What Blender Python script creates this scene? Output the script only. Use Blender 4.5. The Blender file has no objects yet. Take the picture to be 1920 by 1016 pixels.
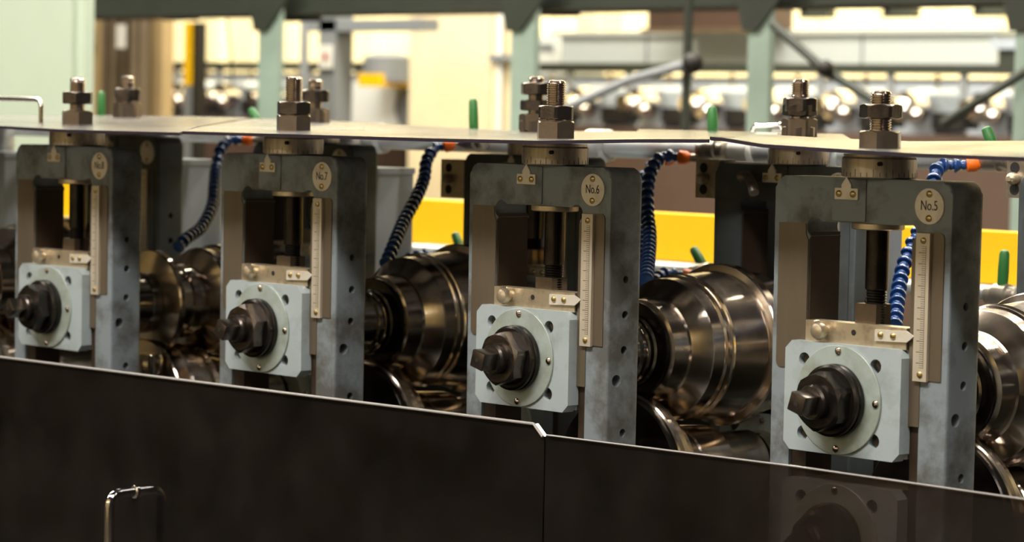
import bpy, bmesh, math, random
from mathutils import Vector, Matrix
random.seed(4)
PI = math.pi
SC = bpy.context.scene
COL = SC.collection

# ------------------------------------------------------------------ camera
CAM = Vector((1.81105, -2.22438, 0.29117))
FPX = 5276.83            # focal length in pixels of the 1920 wide frame
def cam_axes(yaw, pit, roll):
    f = Vector((-math.sin(yaw)*math.cos(pit), math.cos(yaw)*math.cos(pit), -math.sin(pit)))
    r = Vector((math.cos(yaw), math.sin(yaw), 0)); d = f.cross(r)
    c, s = math.cos(roll), math.sin(roll)
    return c*r+s*d, -s*r+c*d, f
AX_R, AX_D, AX_F = cam_axes(math.radians(46.33533), math.radians(3.33970), math.radians(-1.10670))
cd = bpy.data.cameras.new('camera'); cam = bpy.data.objects.new('camera', cd); COL.objects.link(cam)
m = Matrix.Identity(4)
for i in range(3):
    m[i][0] = AX_R[i]; m[i][1] = -AX_D[i]; m[i][2] = -AX_F[i]; m[i][3] = CAM[i]
cam.matrix_world = m
cd.sensor_width = 36; cd.lens = FPX*36/1920; cd.clip_start = .05; cd.clip_end = 100
cd.dof.use_dof = True; cd.dof.focus_distance = 3.05; cd.dof.aperture_fstop = 7.5; cd.dof.aperture_blades = 0
SC.camera = cam

# ------------------------------------------------------------------ world, lights, exposure
w = bpy.data.worlds.new('world'); SC.world = w; w.use_nodes = True
w.node_tree.nodes['Background'].inputs[0].default_value = (1.0, .90, .78, 1)
w.node_tree.nodes['Background'].inputs[1].default_value = .02
SC.view_settings.view_transform = 'Standard'; SC.view_settings.look = 'None'
SC.view_settings.exposure = 0.0; SC.view_settings.gamma = 1; SC.view_settings.use_curve_mapping = False
def area(name, loc, target, sx, sy, power, color):
    l = bpy.data.lights.new(name, 'AREA'); l.shape = 'RECTANGLE'; l.size = sx; l.size_y = sy; l.energy = power; l.color = color
    o = bpy.data.objects.new(name, l); COL.objects.link(o); o.location = loc
    o.rotation_euler = (Vector(target)-Vector(loc)).to_track_quat('-Z', 'Y').to_euler()
    return o
area('lamp_row_front', (0.0, -2.6, 3.4), (-.6, 0, 0), 4.0, .25, 260, (1.0, .95, .88))
area('lamp_row_right', (3.6, -1.2, 3.2), (-.3, 0.1, 0), .3, 2.0, 60, (1.0, .94, .86))
area('lamp_row_left', (-4.4, -2.6, 3.0), (-1.2, 0.1, 0), .3, 2.0, 45, (1.0, .93, .84))
area('lamp_row_above', (-1.2, .9, 3.6), (-1.2, .5, 0), 6.0, .25, 160, (1.0, .90, .74))
area('lamp_row_low_front', (-1.0, -7.0, 1.7), (-.8, 0, 0), 8.0, .03, 36, (1.0, .95, .88))
area('lamp_row_middle', (-4.0, 3.2, 4.2), (-4.2, 4.4, 0), 9.0, .8, 950, (1.0, .93, .78))
area('lamp_row_back', (-8.0, 7.0, 4.2), (-8.0, 10.4, .9), 14.0, 1.0, 1750, (1.0, .93, .70))
area('fill_mint_cabinet', (-4.6, -.2, 3.6), (-5.2, 2.0, .6), 3.0, .5, 230, (1.0, .97, .88))  # added fill, brightens the mint cabinet and the cream column
area('fill_near_wall', (0.0, -7.6, 3.6), (0, -9, 1.4), 12.0, .6, 140, (1.0, .86, .62))  # added fill on the near wall, for gold reflections in the rolls

# ------------------------------------------------------------------ helpers
def at(px, py, Y):
    d = AX_R*((px-960)/FPX) + AX_D*((py-508)/FPX) + AX_F
    t = (Y-CAM.y)/d.y
    return CAM + d*t
def tag(o, label=None, cat=None, group=None, kind=None):
    if label: o['label'] = label
    if cat: o['category'] = cat
    if group: o['group'] = group
    if kind: o['kind'] = kind
    return o
def empty(name, loc, label, cat, group=None):
    o = bpy.data.objects.new(name, None); COL.objects.link(o); o.location = loc; o.empty_display_size = .02
    return tag(o, label, cat, group)
def finish(bm, angle=.6, bevel=0, seg=2, smooth=True):
    if bevel:
        es = [e for e in bm.edges if len(e.link_faces) == 2 and e.calc_face_angle(0) > .5]
        bmesh.ops.bevel(bm, geom=es, offset=bevel, segments=seg, profile=.5, affect='EDGES', clamp_overlap=True)
    bmesh.ops.recalc_face_normals(bm, faces=bm.faces[:])
    me = bpy.data.meshes.new('mesh'); bm.to_mesh(me); bm.free()
    if smooth:
        me.shade_smooth(); me.set_sharp_from_angle(angle=angle)
    return me
def obj(name, bm, mat, parent=None, loc=(0, 0, 0), bevel=0, angle=.6, seg=2, smooth=True):
    me = bm if isinstance(bm, bpy.types.Mesh) else finish(bm, angle, bevel, seg, smooth)
    me.name = name
    if mat and not len(me.materials): me.materials.append(mat)
    o = bpy.data.objects.new(name, me); COL.objects.link(o); o.location = loc
    if parent: o.parent = parent
    return o
def B(): return bmesh.new()
def box(bm, a, b, rot=None, piv=None):
    vs = [bm.verts.new((x, y, z)) for x in (a[0], b[0]) for y in (a[1], b[1]) for z in (a[2], b[2])]
    for f in ((0,1,3,2),(4,6,7,5),(0,4,5,1),(2,3,7,6),(0,2,6,4),(1,5,7,3)): bm.faces.new([vs[i] for i in f])
    if rot: bmesh.ops.rotate(bm, verts=vs, cent=piv or (0,0,0), matrix=rot)
    return bm
def mbox(a, b): return box(B(), a, b)
def axm(axis):
    return {'z': Matrix.Identity(3), 'y': Matrix.Rotation(-PI/2, 3, 'X'), '-y': Matrix.Rotation(PI/2, 3, 'X'), 'x': Matrix.Rotation(PI/2, 3, 'Y')}[axis]
def lathe(bm, prof, cen=(0,0,0), axis='z', n=32, rfun=None):
    """prof: (h, r) along the axis, closed by caps"""
    R = axm(axis); c = Vector(cen); rings = []
    for h, r in prof:
        ring = []
        for i in range(n):
            a = 2*PI*i/n
            rr = r; hh = h
            if rfun: rr, hh = rfun(a, r, h)
            ring.append(bm.verts.new(c + R @ Vector((rr*math.cos(a), rr*math.sin(a), hh))))
        rings.append(ring)
    for A, C2 in zip(rings, rings[1:]):
        for i in range(n): bm.faces.new((A[i], A[(i+1) % n], C2[(i+1) % n], C2[i]))
    bm.faces.new(rings[0][::-1]); bm.faces.new(rings[-1])
    return bm
def cyl(bm, c, r, h, axis='z', n=24, ch=0):
    p = [(0, r), (h, r)] if not ch else [(0, r-ch), (ch, r), (h-ch, r), (h, r-ch)]
    return lathe(bm, p, c, axis, n)
def hexnut(bm, c, af, h, axis='z', rot=0, both=True):
    ap = af/2; n = 36
    def rh(a):
        k = ((a-rot) % (PI/3)) - PI/6
        return ap/math.cos(k)
    ms = 1.0
    def f(a, r, hh):
        q = rh(a)
        if r == 0: return ap*.96, hh
        if r == 1: return q, (q-ap)*.75*ms + hh
        if r == 2: return q, hh-(q-ap)*.75*ms
        return q, hh
    pr = [(0, 0), (0.0003, 1), (h-.0003, 2), (h, 0)] if both else [(0, 3), (h-.0003, 2), (h, 0)]
    return lathe(bm, pr, c, axis, n, f)
def prism(bm, pts, y0, y1, plane='xz'):
    """polygon in x-z extruded along y"""
    def V(p, t):
        return (p[0], t, p[1]) if plane == 'xz' else ((p[0], p[1], t) if plane == 'xy' else (t, p[0], p[1]))
    A = [bm.verts.new(V(p, y0)) for p in pts]; C2 = [bm.verts.new(V(p, y1)) for p in pts]
    f1 = bm.faces.new(A); f2 = bm.faces.new(C2[::-1]); n = len(pts)
    for i in range(n): bm.faces.new((A[i], C2[i], C2[(i+1) % n], A[(i+1) % n]))
    return bm
def tri(bm):
    bmesh.ops.triangulate(bm, faces=[f for f in bm.faces if len(f.verts) > 4]); return bm
def arc(cx, cz, r, a0, a1, n=6):
    return [(cx+r*math.cos(math.radians(a0+(a1-a0)*i/n)), cz+r*math.sin(math.radians(a0+(a1-a0)*i/n))) for i in range(n+1)]
def rrect(x0, z0, x1, z1, r, n=4, cut=False):
    if cut:
        return [(x0+r, z0), (x1-r, z0), (x1, z0+r), (x1, z1-r), (x1-r, z1), (x0+r, z1), (x0, z1-r), (x0, z0+r)]
    return arc(x0+r, z0+r, r, 180, 270, n)+arc(x1-r, z0+r, r, 270, 360, n)+arc(x1-r, z1-r, r, 0, 90, n)+arc(x0+r, z1-r, r, 90, 180, n)
def tube(bm, pts, r, n=12, sq=False):
    pts = [Vector(p) for p in pts]; rings = []
    up = Vector((0, 0, 1))
    t0 = (pts[1]-pts[0]).normalized()
    if abs(t0.dot(up)) > .9: up = Vector((1, 0, 0))
    nx = t0.cross(up).normalized()
    for i, p in enumerate(pts):
        t = (pts[min(i+1, len(pts)-1)]-pts[max(i-1, 0)]).normalized()
        nx = (nx - t*nx.dot(t)).normalized(); ny = t.cross(nx)
        rr = r[i] if isinstance(r, (list, tuple)) else r
        rings.append([bm.verts.new(p + nx*rr*math.cos(2*PI*k/n) + ny*rr*math.sin(2*PI*k/n)) for k in range(n)])
    for A, C2 in zip(rings, rings[1:]):
        for i in range(n): bm.faces.new((A[i], A[(i+1) % n], C2[(i+1) % n], C2[i]))
    bm.faces.new(rings[0][::-1]); bm.faces.new(rings[-1])
    return bm
def fillet(path, r, n=6):
    """round the corners of a polyline"""
    P = [Vector(p) for p in path]; out = [P[0]]
    for i in range(1, len(P)-1):
        a = (P[i-1]-P[i]).normalized(); b = (P[i+1]-P[i]).normalized()
        p0 = P[i]+a*r; p1 = P[i]+b*r
        for k in range(n+1):
            t = k/n; out.append(p0*(1-t)**2 + P[i]*2*t*(1-t) + p1*t*t)
    out.append(P[-1]); return out
def spline(P, n):
    P = [Vector(p) for p in P]; Q = [P[0]*2-P[1]]+P+[P[-1]*2-P[-2]]; out = []
    for i in range(1, len(Q)-2):
        for k in range(n):
            t = k/n
            out.append(.5*((2*Q[i])+(Q[i+1]-Q[i-1])*t+(2*Q[i-1]-5*Q[i]+4*Q[i+1]-Q[i+2])*t*t+(3*Q[i]-Q[i-1]-3*Q[i+1]+Q[i+2])*t**3))
    out.append(P[-1]); return out
def boolcut(me, cutters):
    o = bpy.data.objects.new('tmp', me); COL.objects.link(o)
    cme = finish(cutters, smooth=False); c = bpy.data.objects.new('tmpc', cme); COL.objects.link(c)
    md = o.modifiers.new('b', 'BOOLEAN'); md.object = c; md.operation = 'DIFFERENCE'; md.solver = 'EXACT'
    dg = bpy.context.evaluated_depsgraph_get(); dg.update()
    r = bpy.data.meshes.new_from_object(o.evaluated_get(dg), depsgraph=dg)
    bpy.data.objects.remove(o); bpy.data.objects.remove(c)
    r.shade_smooth(); r.set_sharp_from_angle(angle=.5)
    return r
def copy_tree(o, parent=None):
    c = o.copy(); COL.objects.link(c)
    if parent: c.parent = parent
    for ch in [q for q in o.children]: copy_tree(ch, c)
    return c
_fonts = {}
def text_mesh(s, size, extrude=.0002):
    cu = bpy.data.curves.new('t', 'FONT'); cu.body = s; cu.size = size; cu.extrude = extrude; cu.align_x = 'CENTER'; cu.align_y = 'CENTER'
    o = bpy.data.objects.new('t', cu); COL.objects.link(o)
    dg = bpy.context.evaluated_depsgraph_get(); dg.update()
    me = bpy.data.meshes.new_from_object(o.evaluated_get(dg), depsgraph=dg)
    bpy.data.objects.remove(o)
    me.transform(Matrix.Rotation(PI/2, 4, 'X'))
    return me

# ------------------------------------------------------------------ materials
def mat(name, col, metal=0, rough=.5, col2=None, scale=20, amt=.5, bump=0, bscale=200, stretch=None, spec=None, ramp=(.42, .68), rough2=None, coat=0):
    m = bpy.data.materials.new(name); m.use_nodes = True; nt = m.node_tree; N = nt.nodes; L = nt.links
    b = N['Principled BSDF']
    b.inputs['Base Color'].default_value = (*col, 1); b.inputs['Metallic'].default_value = metal; b.inputs['Roughness'].default_value = rough
    if spec is not None: b.inputs['Specular IOR Level'].default_value = spec
    if coat: b.inputs['Coat Weight'].default_value = coat; b.inputs['Coat Roughness'].default_value = .15
    tc = N.new('ShaderNodeTexCoord'); mp = N.new('ShaderNodeMapping'); L.new(tc.outputs['Object'], mp.inputs[0])
    oi = N.new('ShaderNodeObjectInfo'); vm = N.new('ShaderNodeVectorMath'); vm.operation = 'ADD'
    sc = N.new('ShaderNodeMath'); sc.operation = 'MULTIPLY'; sc.inputs[1].default_value = 7.3
    L.new(oi.outputs['Random'], sc.inputs[0]); L.new(mp.outputs[0], vm.inputs[0]); L.new(sc.outputs[0], vm.inputs[1])
    if stretch: mp.inputs['Scale'].default_value = stretch
    if col2:
        n = N.new('ShaderNodeTexNoise'); n.inputs['Scale'].default_value = scale; n.inputs['Detail'].default_value = 6; n.inputs['Roughness'].default_value = .62
        L.new(vm.outputs[0], n.inputs['Vector'])
        cr = N.new('ShaderNodeValToRGB'); cr.color_ramp.elements[0].position = ramp[0]; cr.color_ramp.elements[1].position = ramp[1]
        cr.color_ramp.elements[0].color = (*col, 1)
        mixc = [a*(1-amt)+c*amt for a, c in zip(col, col2)]
        cr.color_ramp.elements[1].color = (*mixc, 1)
        L.new(n.outputs['Fac'], cr.inputs[0]); L.new(cr.outputs[0], b.inputs['Base Color'])
        if rough2 is not None:
            mr = N.new('ShaderNodeMapRange'); mr.inputs['To Min'].default_value = rough; mr.inputs['To Max'].default_value = rough2
            mr.inputs['From Min'].default_value = ramp[0]; mr.inputs['From Max'].default_value = ramp[1]
            L.new(n.outputs['Fac'], mr.inputs['Value']); L.new(mr.outputs[0], b.inputs['Roughness'])
    if bump:
        n2 = N.new('ShaderNodeTexNoise'); n2.inputs['Scale'].default_value = bscale; n2.inputs['Detail'].default_value = 4
        L.new(vm.outputs[0], n2.inputs['Vector'])
        bp = N.new('ShaderNodeBump'); bp.inputs['Strength'].default_value = bump; bp.inputs['Distance'].default_value = .001
        L.new(n2.outputs['Fac'], bp.inputs['Height']); L.new(bp.outputs[0], b.inputs['Normal'])
    return m
M_stand = mat('stand_paint', (.225, .260, .282), .0, .40, (.075, .065, .052), 16, .8, .25, 160, ramp=(.45, .62), rough2=.6)
M_stand_shade = mat('stand_paint_shaded', (.075, .09, .095), .0, .42, (.03, .028, .025), 12, .7, .25, 160)  # same paint darkened, the back row's shadow is put into the colour
M_block = mat('block_paint', (.39, .45, .465), 0, .34, (.16, .16, .12), 22, .6, .15, 200, ramp=(.5, .75))
M_ring = mat('ring_paint', (.37, .425, .40), 0, .35, (.18, .19, .11), 30, .7, .1, 200, ramp=(.42, .72))
M_pad = mat('machined_slide', (.185, .150, .105), .55, .42, (.16, .12, .085), 10, .7, .1, 300, stretch=(3, 3, .6))
M_liner = mat('oily_guide', (.05, .03, .016), .2, .55, (.025, .016, .01), 18, .8)
M_bar = mat('indicator_steel', (.62, .52, .37), .75, .36, (.25, .18, .10), 60, .7, .1, 300, ramp=(.5, .75))
M_brass = mat('brass_screw', (.50, .38, .16), .9, .3)
M_silver = mat('silver_plate', (.80, .74, .64), .35, .38, (.35, .28, .2), 60, .5, ramp=(.5, .8))
M_dial = mat('dial_steel', (.66, .58, .48), .6, .32, (.36, .30, .24), 30, .6, .2, 300, stretch=(6, 6, .4))
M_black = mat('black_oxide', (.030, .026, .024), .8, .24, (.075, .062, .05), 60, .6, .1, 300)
M_nut = mat('grey_nut', (.13, .108, .095), .95, .26, (.05, .04, .035), 60, .6, .2, 300)
M_hex = mat('bare_hex', (.20, .155, .115), .85, .28, (.16, .12, .09), 50, .7, .2, 300)
M_stud = mat('stud_steel', (.55, .47, .41), 1.0, .18)
M_shaft = mat('dark_shaft', (.12, .10, .085), .9, .28, (.05, .04, .035), 60, .6)
M_roll = mat('polished_roll', (.78, .68, .59), 1.0, .16, (.46, .38, .31), 5, .6, 0, 60, stretch=(1, 8, 1), rough2=.25)
def brushed(m, a, rough=None):
    N = m.node_tree.nodes; b = N['Principled BSDF']; t = N.new('ShaderNodeTangent'); t.direction_type = 'RADIAL'; t.axis = 'Y'
    b.inputs['Anisotropic Rotation'].default_value = .25
    b.inputs['Anisotropic'].default_value = a; m.node_tree.links.new(t.outputs[0], b.inputs['Tangent'])
brushed(M_roll, .7)
M_spacer = mat('polished_spacer', (.55, .49, .42), 1.0, .14)
M_tick = mat('tick_ink', (.02, .018, .015), 0, .6)
M_hole = mat('hole_dark', (.012, .010, .009), 0, .7)
M_sheet = mat('cover_sheet_steel', (.29, .29, .30), 1.0, .20, (.23, .23, .235), 3, .6, .10, 6, rough2=.30)
M_edge = mat('sheet_edge', (.05, .04, .06), .6, .4)
M_hose = mat('blue_hose', (.018, .065, .22), 0, .22, coat=.4)
M_orange = mat('orange_nozzle', (.95, .17, .01), 0, .35)
M_green = mat('green_grip', (.03, .16, .035), 0, .4)
M_galv = mat('galvanised_pipe', (.48, .50, .50), .6, .38, (.3, .22, .18), 12, .5)
M_fit = mat('fitting_steel', (.45, .40, .33), .8, .35, (.2, .16, .12), 60, .6)
M_yellow = mat('yellow_paint', (.92, .54, .002), 0, .45, (.80, .45, .004), 5, .5, ramp=(.4, .75))
M_white = mat('white_paint', (.82, .80, .74), 0, .4)
M_box = mat('grey_blue_paint', (.38, .43, .49), 0, .45, (.28, .31, .36), 5, .5)
M_mint = mat('mint_paint', (.50, .60, .49), 0, .5, (.42, .50, .40), .8, .7)
M_post = mat('pale_green_paint', (.29, .375, .32), 0, .5, (.18, .23, .19), 3, .6)
M_dgreen = mat('dark_green_paint', (.024, .03, .02), 0, .6, (.014, .016, .012), 3, .6)
M_cream = mat('cream_paint', (.82, .70, .46), 0, .55, (.74, .58, .34), 2.2, .8)
M_wall = mat('cream_wall', (.85, .74, .48), 0, .6, (.80, .68, .42), .6, .6)
M_tan = mat('tan_paint', (.50, .36, .18), 0, .5, (.36, .25, .12), 2, .6)
M_brown = mat('brown_curtain', (.17, .125, .075), 0, .45, (.10, .07, .045), 3, .7)
M_dbrown = mat('dark_brown', (.085, .05, .035), 0, .6, (.05, .03, .02), 3, .6)
M_gframe = mat('grey_frame', (.22, .235, .25), 0, .5)
M_lgrey = mat('light_grey_enamel', (.78, .80, .78), 0, .5)
M_encl = mat('enclosure_enamel', (.50, .54, .54), 0, .5)
M_chrome = mat('chrome', (.82, .78, .78), 1.0, .09)
M_dark = mat('dark_metal', (.02, .018, .016), .4, .5)
M_bed = mat('bed_paint', (.014, .014, .009), 0, .4, (.006, .006, .004), 5, .7)
M_floor = mat('floor_concrete', (.045, .038, .03), 0, .45, (.025, .02, .016), 2, .7)
M_red = mat('red_plastic', (.5, .02, .01), 0, .4)
# graduated ruler: tick lines along z, thin printed margin line
def ruler_mat():
    m = bpy.data.materials.new('graduated_rule'); m.use_nodes = True; N = m.node_tree.nodes; L = m.node_tree.links; b = N['Principled BSDF']
    b.inputs['Metallic'].default_value = .5; b.inputs['Roughness'].default_value = .38
    tc = N.new('ShaderNodeTexCoord'); sx = N.new('ShaderNodeSeparateXYZ'); L.new(tc.outputs['Object'], sx.inputs[0])
    def M_(op, a, b2=None):
        n = N.new('ShaderNodeMath'); n.operation = op
        for i, v in enumerate((a, b2)):
            if v is None: continue
            if isinstance(v, (int, float)): n.inputs[i].default_value = v
            else: L.new(v, n.inputs[i])
        return n.outputs[0]
    z = sx.outputs['Z']; x = sx.outputs['X']
    t1 = M_('LESS_THAN', M_('FRACT', M_('MULTIPLY', z, 1/.0022)), .25)
    c1 = M_('MULTIPLY', t1, M_('LESS_THAN', M_('ABSOLUTE', M_('SUBTRACT', x, .0765)), .0025))
    t2 = M_('LESS_THAN', M_('FRACT', M_('MULTIPLY', z, 1/.011)), .07)
    c2 = M_('MULTIPLY', t2, M_('LESS_THAN', M_('ABSOLUTE', M_('SUBTRACT', x, .0745)), .0045))
    c3 = M_('LESS_THAN', M_('ABSOLUTE', M_('SUBTRACT', x, .0790)), .0003)
    s = M_('MAXIMUM', M_('MAXIMUM', c1, c2), c3)
    s = M_('MULTIPLY', s, M_('LESS_THAN', M_('ABSOLUTE', M_('SUBTRACT', z, .1)), .061))
    mx = N.new('ShaderNodeMix'); mx.data_type = 'RGBA'; L.new(s, mx.inputs[0])
    mx.inputs[6].default_value = (.70, .62, .50, 1); mx.inputs[7].default_value = (.16, .13, .10, 1)
    L.new(mx.outputs[2], b.inputs['Base Color']); return m
M_ruler = ruler_mat()
def smoked():
    m = bpy.data.materials.new('smoked_acrylic'); m.use_nodes = True; N = m.node_tree.nodes; L = m.node_tree.links
    N.clear(); out = N.new('ShaderNodeOutputMaterial'); tr = N.new('ShaderNodeBsdfTransparent'); tr.inputs[0].default_value = (.40, .35, .325, 1)
    gl = N.new('ShaderNodeBsdfGlossy'); gl.inputs['Roughness'].default_value = .06; gl.inputs[0].default_value = (1, 1, 1, 1)
    df = N.new('ShaderNodeBsdfDiffuse'); df.inputs[0].default_value = (.085, .07, .064, 1)
    mx0 = N.new('ShaderNodeMixShader'); L.new(tr.outputs[0], mx0.inputs[1]); L.new(df.outputs[0], mx0.inputs[2])
    tc = N.new('ShaderNodeTexCoord'); n = N.new('ShaderNodeTexNoise'); n.inputs['Scale'].default_value = 9; n.inputs['Detail'].default_value = 5
    L.new(tc.outputs['Object'], n.inputs['Vector'])
    mr = N.new('ShaderNodeMapRange'); mr.inputs['From Min'].default_value = .35; mr.inputs['From Max'].default_value = .75; mr.inputs['To Min'].default_value = .04; mr.inputs['To Max'].default_value = .17
    L.new(n.outputs['Fac'], mr.inputs['Value']); L.new(mr.outputs[0], mx0.inputs[0])
    fr = N.new('ShaderNodeFresnel'); fr.inputs['IOR'].default_value = 1.5
    mx = N.new('ShaderNodeMixShader'); L.new(fr.outputs[0], mx.inputs[0]); L.new(mx0.outputs[0], mx.inputs[1]); L.new(gl.outputs[0], mx.inputs[2])
    L.new(mx.outputs[0], out.inputs[0]); return m
M_smoke = smoked()
M_lip = mat('polished_acrylic_edge', (.48, .45, .43), .2, .25)

# ------------------------------------------------------------------ setting
def S(name, bm, m, **k): return tag(obj(name, bm, m, **k), kind='structure')
S('floor', mbox((-26, -9.1, -1.05), (8, 11, -1.0)), M_floor, smooth=False)
wb = tag(empty('wall_back', (0, 0, 0), None, None), kind='structure')
bm = mbox((-26, 10.0, -1.0), (6, 10.1, 6.0)); obj('wall_sheet', bm, M_wall, wb, smooth=False)
S('wall_front', mbox((-26, -9.1, -1.0), (8, -9.0, 5.0)), M_wall, smooth=False)
rib_me = None
for i in range(66):                                        # folded ribs of the cladding
    if rib_me is None:
        rb = prism(B(), [(-.07, 0), (.07, 0), (.045, -.05), (-.045, -.05)], -1.0, 6.0, 'xy')
        r0 = obj('cladding_rib', rb, M_wall, wb, smooth=False); rib_me = r0.data
    else:
        r0 = bpy.data.objects.new('cladding_rib', rib_me); COL.objects.link(r0); r0.parent = wb
    r0.location = (-22+i*.42, 10.0, 0)

SP = .46969
DZ = [0.0, .0067, .0076, .0039, .005]
XC = -.0201

# ------------------------------------------------------------------ roll stand
def make_stand():
    root = empty('roll_stand', (0, 0, 0), 'x', 'machine stand')
    T = .0488
    pts = [(-.1234, -.30)]
    pts += [(-.1234, .2135)] + arc(-.1114, .2135, .012, 180, 90, 5)[1:] + arc(.0944, .2135, .012, 90, 0, 5)
    pts += [(.1064, -.30), (.072, -.30), (.072, .0), (.0584, .0)]
    pts += [(.0584, .1650)] + arc(.0530, .1735, .0098, -50, 130, 8)
    pts += [(.041, .1800), (-.056, .1800)]
    pts += arc(-.0690, .1735, .0107, 35, 240, 9)
    pts += [(-.0765, .1600), (-.0765, .0), (-.097, .0), (-.097, -.30)]
    bm = B(); prism(bm, pts, 0, T)
    fe = [e for e in bm.edges if all(abs(v.co.y) < 1e-6 or abs(v.co.y-T) < 1e-6 for v in e.verts) and abs(e.verts[0].co.y-e.verts[1].co.y) < 1e-6]
    # bevel only the outer outline and tidy inner arcs
    outer = [e for e in fe if all((v.co.z > .2134 or v.co.x < -.1233 or v.co.x > .1063) for v in e.verts)]
    bmesh.ops.bevel(bm, geom=outer, offset=.0035, segments=3, profile=.5, affect='EDGES', clamp_overlap=True)
    tri(bm)
    me = finish(bm, .5)
    c = B()
    for y, z, r in ((.0263, .1015, .0042), (.0263, .0620, .0048), (.0257, .0227, .0048), (.0145, -.0111, .0068), (.0263, -.07, .0048)):
        cyl(c, (.093, y, z), r, .03, 'x', 16)
    me = boolcut(me, c); me.materials.clear()
    obj('stand_body', me, M_stand, root)
    obj('top_boss', prism(B(), rrect(-.045, .1815, -.002, .2245, .002), -.0016, .0), M_stand, root, bevel=.0006)
    # machined pads, recess drawn as a slightly proud plate with a rounded foot
    lp = [(-.1166, .1767), (-.1166, .0323)] + arc(-.1106, .0323, .006, 180, 270, 4)[1:] + [(-.0768, .0263), (-.0768, .1600)] + [(-.0800, .1660), (-.0805, .1767)]
    tag(obj('slide_pad', prism(B(), lp, -.0012, .001), M_pad, root, smooth=False), 'brown bare-steel slide face left of the window')
    rp = [(.0586, .0), (.097, .0), (.097, .0273)] + [(.0985, .0273), (.0985, .164)] + arc(.0925, .1686, .006, 0, 90, 4) + [(.0632, .1746), (.0632, .165), (.0586, .163)]
    rp = [(.0586, .0273), (.0985, .0273)] + arc(.0925, .1686, .006, 0, 90, 4) + [(.0640, .1746), (.0630, .165), (.0586, .162)]
    tag(obj('slide_pad', prism(B(), rp, -.0012, .001), M_pad, root, smooth=False), 'brown bare-steel pad behind the ruler')
    obj('slide_pad', mbox((.0586, -.0010, -.02), (.0725, .001, .0273)), M_pad, root, smooth=False)
    for a, b2 in ((-.0965, -.0768), (.0586, .0715)):
        obj('guide_liner', mbox((a, .004, -.30), (b2, .045, -.001)), M_liner, root, bevel=.0008)
    for a, b2 in ((-.0764, -.0745), (.0565, .0583)):
        obj('window_liner', mbox((a, .0015, .0), (b2, .0475, .168)), M_liner, root)
    # dial, adjusting stud and nuts
    cy = .0172
    d = B(); lathe(d, [(.2262, .0345), (.2275, .038), (.2455, .038), (.2475, .0365), (.2500, .0365)], (-.0005, cy, 0), 'z', 64)
    dl = obj('dial_collar', d, M_dial, root)
    tk = B()
    for i in range(36):
        a = 2*PI*i/36; L = .008 if i % 3 == 0 else .0045
        R = Matrix.Rotation(a, 3, 'Z')
        vs0 = len(tk.verts); box(tk, (.0379, -.00025, .2275), (.0382, .00025, .2275+L)); tk.verts.ensure_lookup_table()
        bmesh.ops.rotate(tk, verts=tk.verts[vs0:], cent=(0, 0, 0), matrix=R)
    bmesh.ops.translate(tk, verts=tk.verts, vec=(-.0005, cy, 0))
    obj('dial_graduation', tk, M_tick, dl, smooth=False)
    cyl(h := B(), (.026, cy-.0300, .241), .0022, .004, '-y', 12); obj('grub_screw_hole', h, M_hole, dl)
    lathe(fl := B(), [(.1735, .0255), (.1745, .027), (.1795, .027), (.1805, .0255)], (-.004, .022, 0), 'z', 40)
    tag(obj('thrust_washer', fl, M_bar, root), 'brown thrust washer under the window head')
    j = B(); pr = []
    z = .062
    while z < .112: pr += [(z, .0112), (z+.0014, .0098)]; z += .0028
    lathe(j, [(.055, .0118), (.0615, .0118)]+pr+[(.1130, .0118), (.174, .0118)], (-.004, .022, 0), 'z', 24)
    obj('jack_screw', j, M_black, root)
    obj('screw_seat', prism(B(), rrect(-.021, .0745, .006, .098, .001), .010, .034), M_hex, root, bevel=.001)
    # pointer with its two screws
    pp = [(-.0408, .2035), (-.0108, .2035), (-.0108, .2150), (-.0197, .2150), (-.0197, .2185)] + [(-.0258, .2268), (-.0320, .2185), (-.0320, .2150), (-.0408, .2150)]
    po = obj('dial_pointer', prism(B(), pp, -.0038, -.0017), M_silver, root, bevel=.0004)
    for sx in (-.0350, -.0167):
        lathe(s := B(), [(0, .0036), (.0012, .0034), (.0022, .0022), (.0024, .001)], (sx, -.0038, .2093), '-y', 16); obj('screw', s, M_brass, po)
    # number plate
    lathe(n := B(), [(0, .0182), (.0012, .0182), (.0016, .0178)], (.0790, -.0001, .2006), '-y', 48)
    pl = obj('number_plate', n, M_silver, root)
    for dz in (.0122, -.0120):
        lathe(s := B(), [(0, .0036), (.0012, .0033), (.0020, .0021), (.0022, .001)], (.0790, -.0017, .2006+dz), '-y', 16); obj('screw', s, M_brass, pl)
    # ruler
    ru = obj('ruler', mbox((.0662, -.0048, .0262), (.0833, -.0012, .1737)), M_ruler, root, bevel=.0004)
    for z in (.1665, .0330):
        lathe(s := B(), [(0, .0034), (.0012, .0031), (.0020, .002), (.0022, .001)], (.0755, -.0048, z), '-y', 16); obj('screw', s, M_brass, ru)
    return root
def block_mesh():
    bm = prism(B(), rrect(-.0760, -.0565, .0760, .0565, .0085, cut=True), 0, .0165)
    me = finish(bm, .4, bevel=.0012)
    c = B()
    for sx in (-1, 1):
        for sz in (-1, 1): cyl(c, (sx*.0468-.0033, .009, sz*.0378), .0072, .03, '-y', 20)
    return boolcut(me, c)
BLOCK = None
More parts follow.
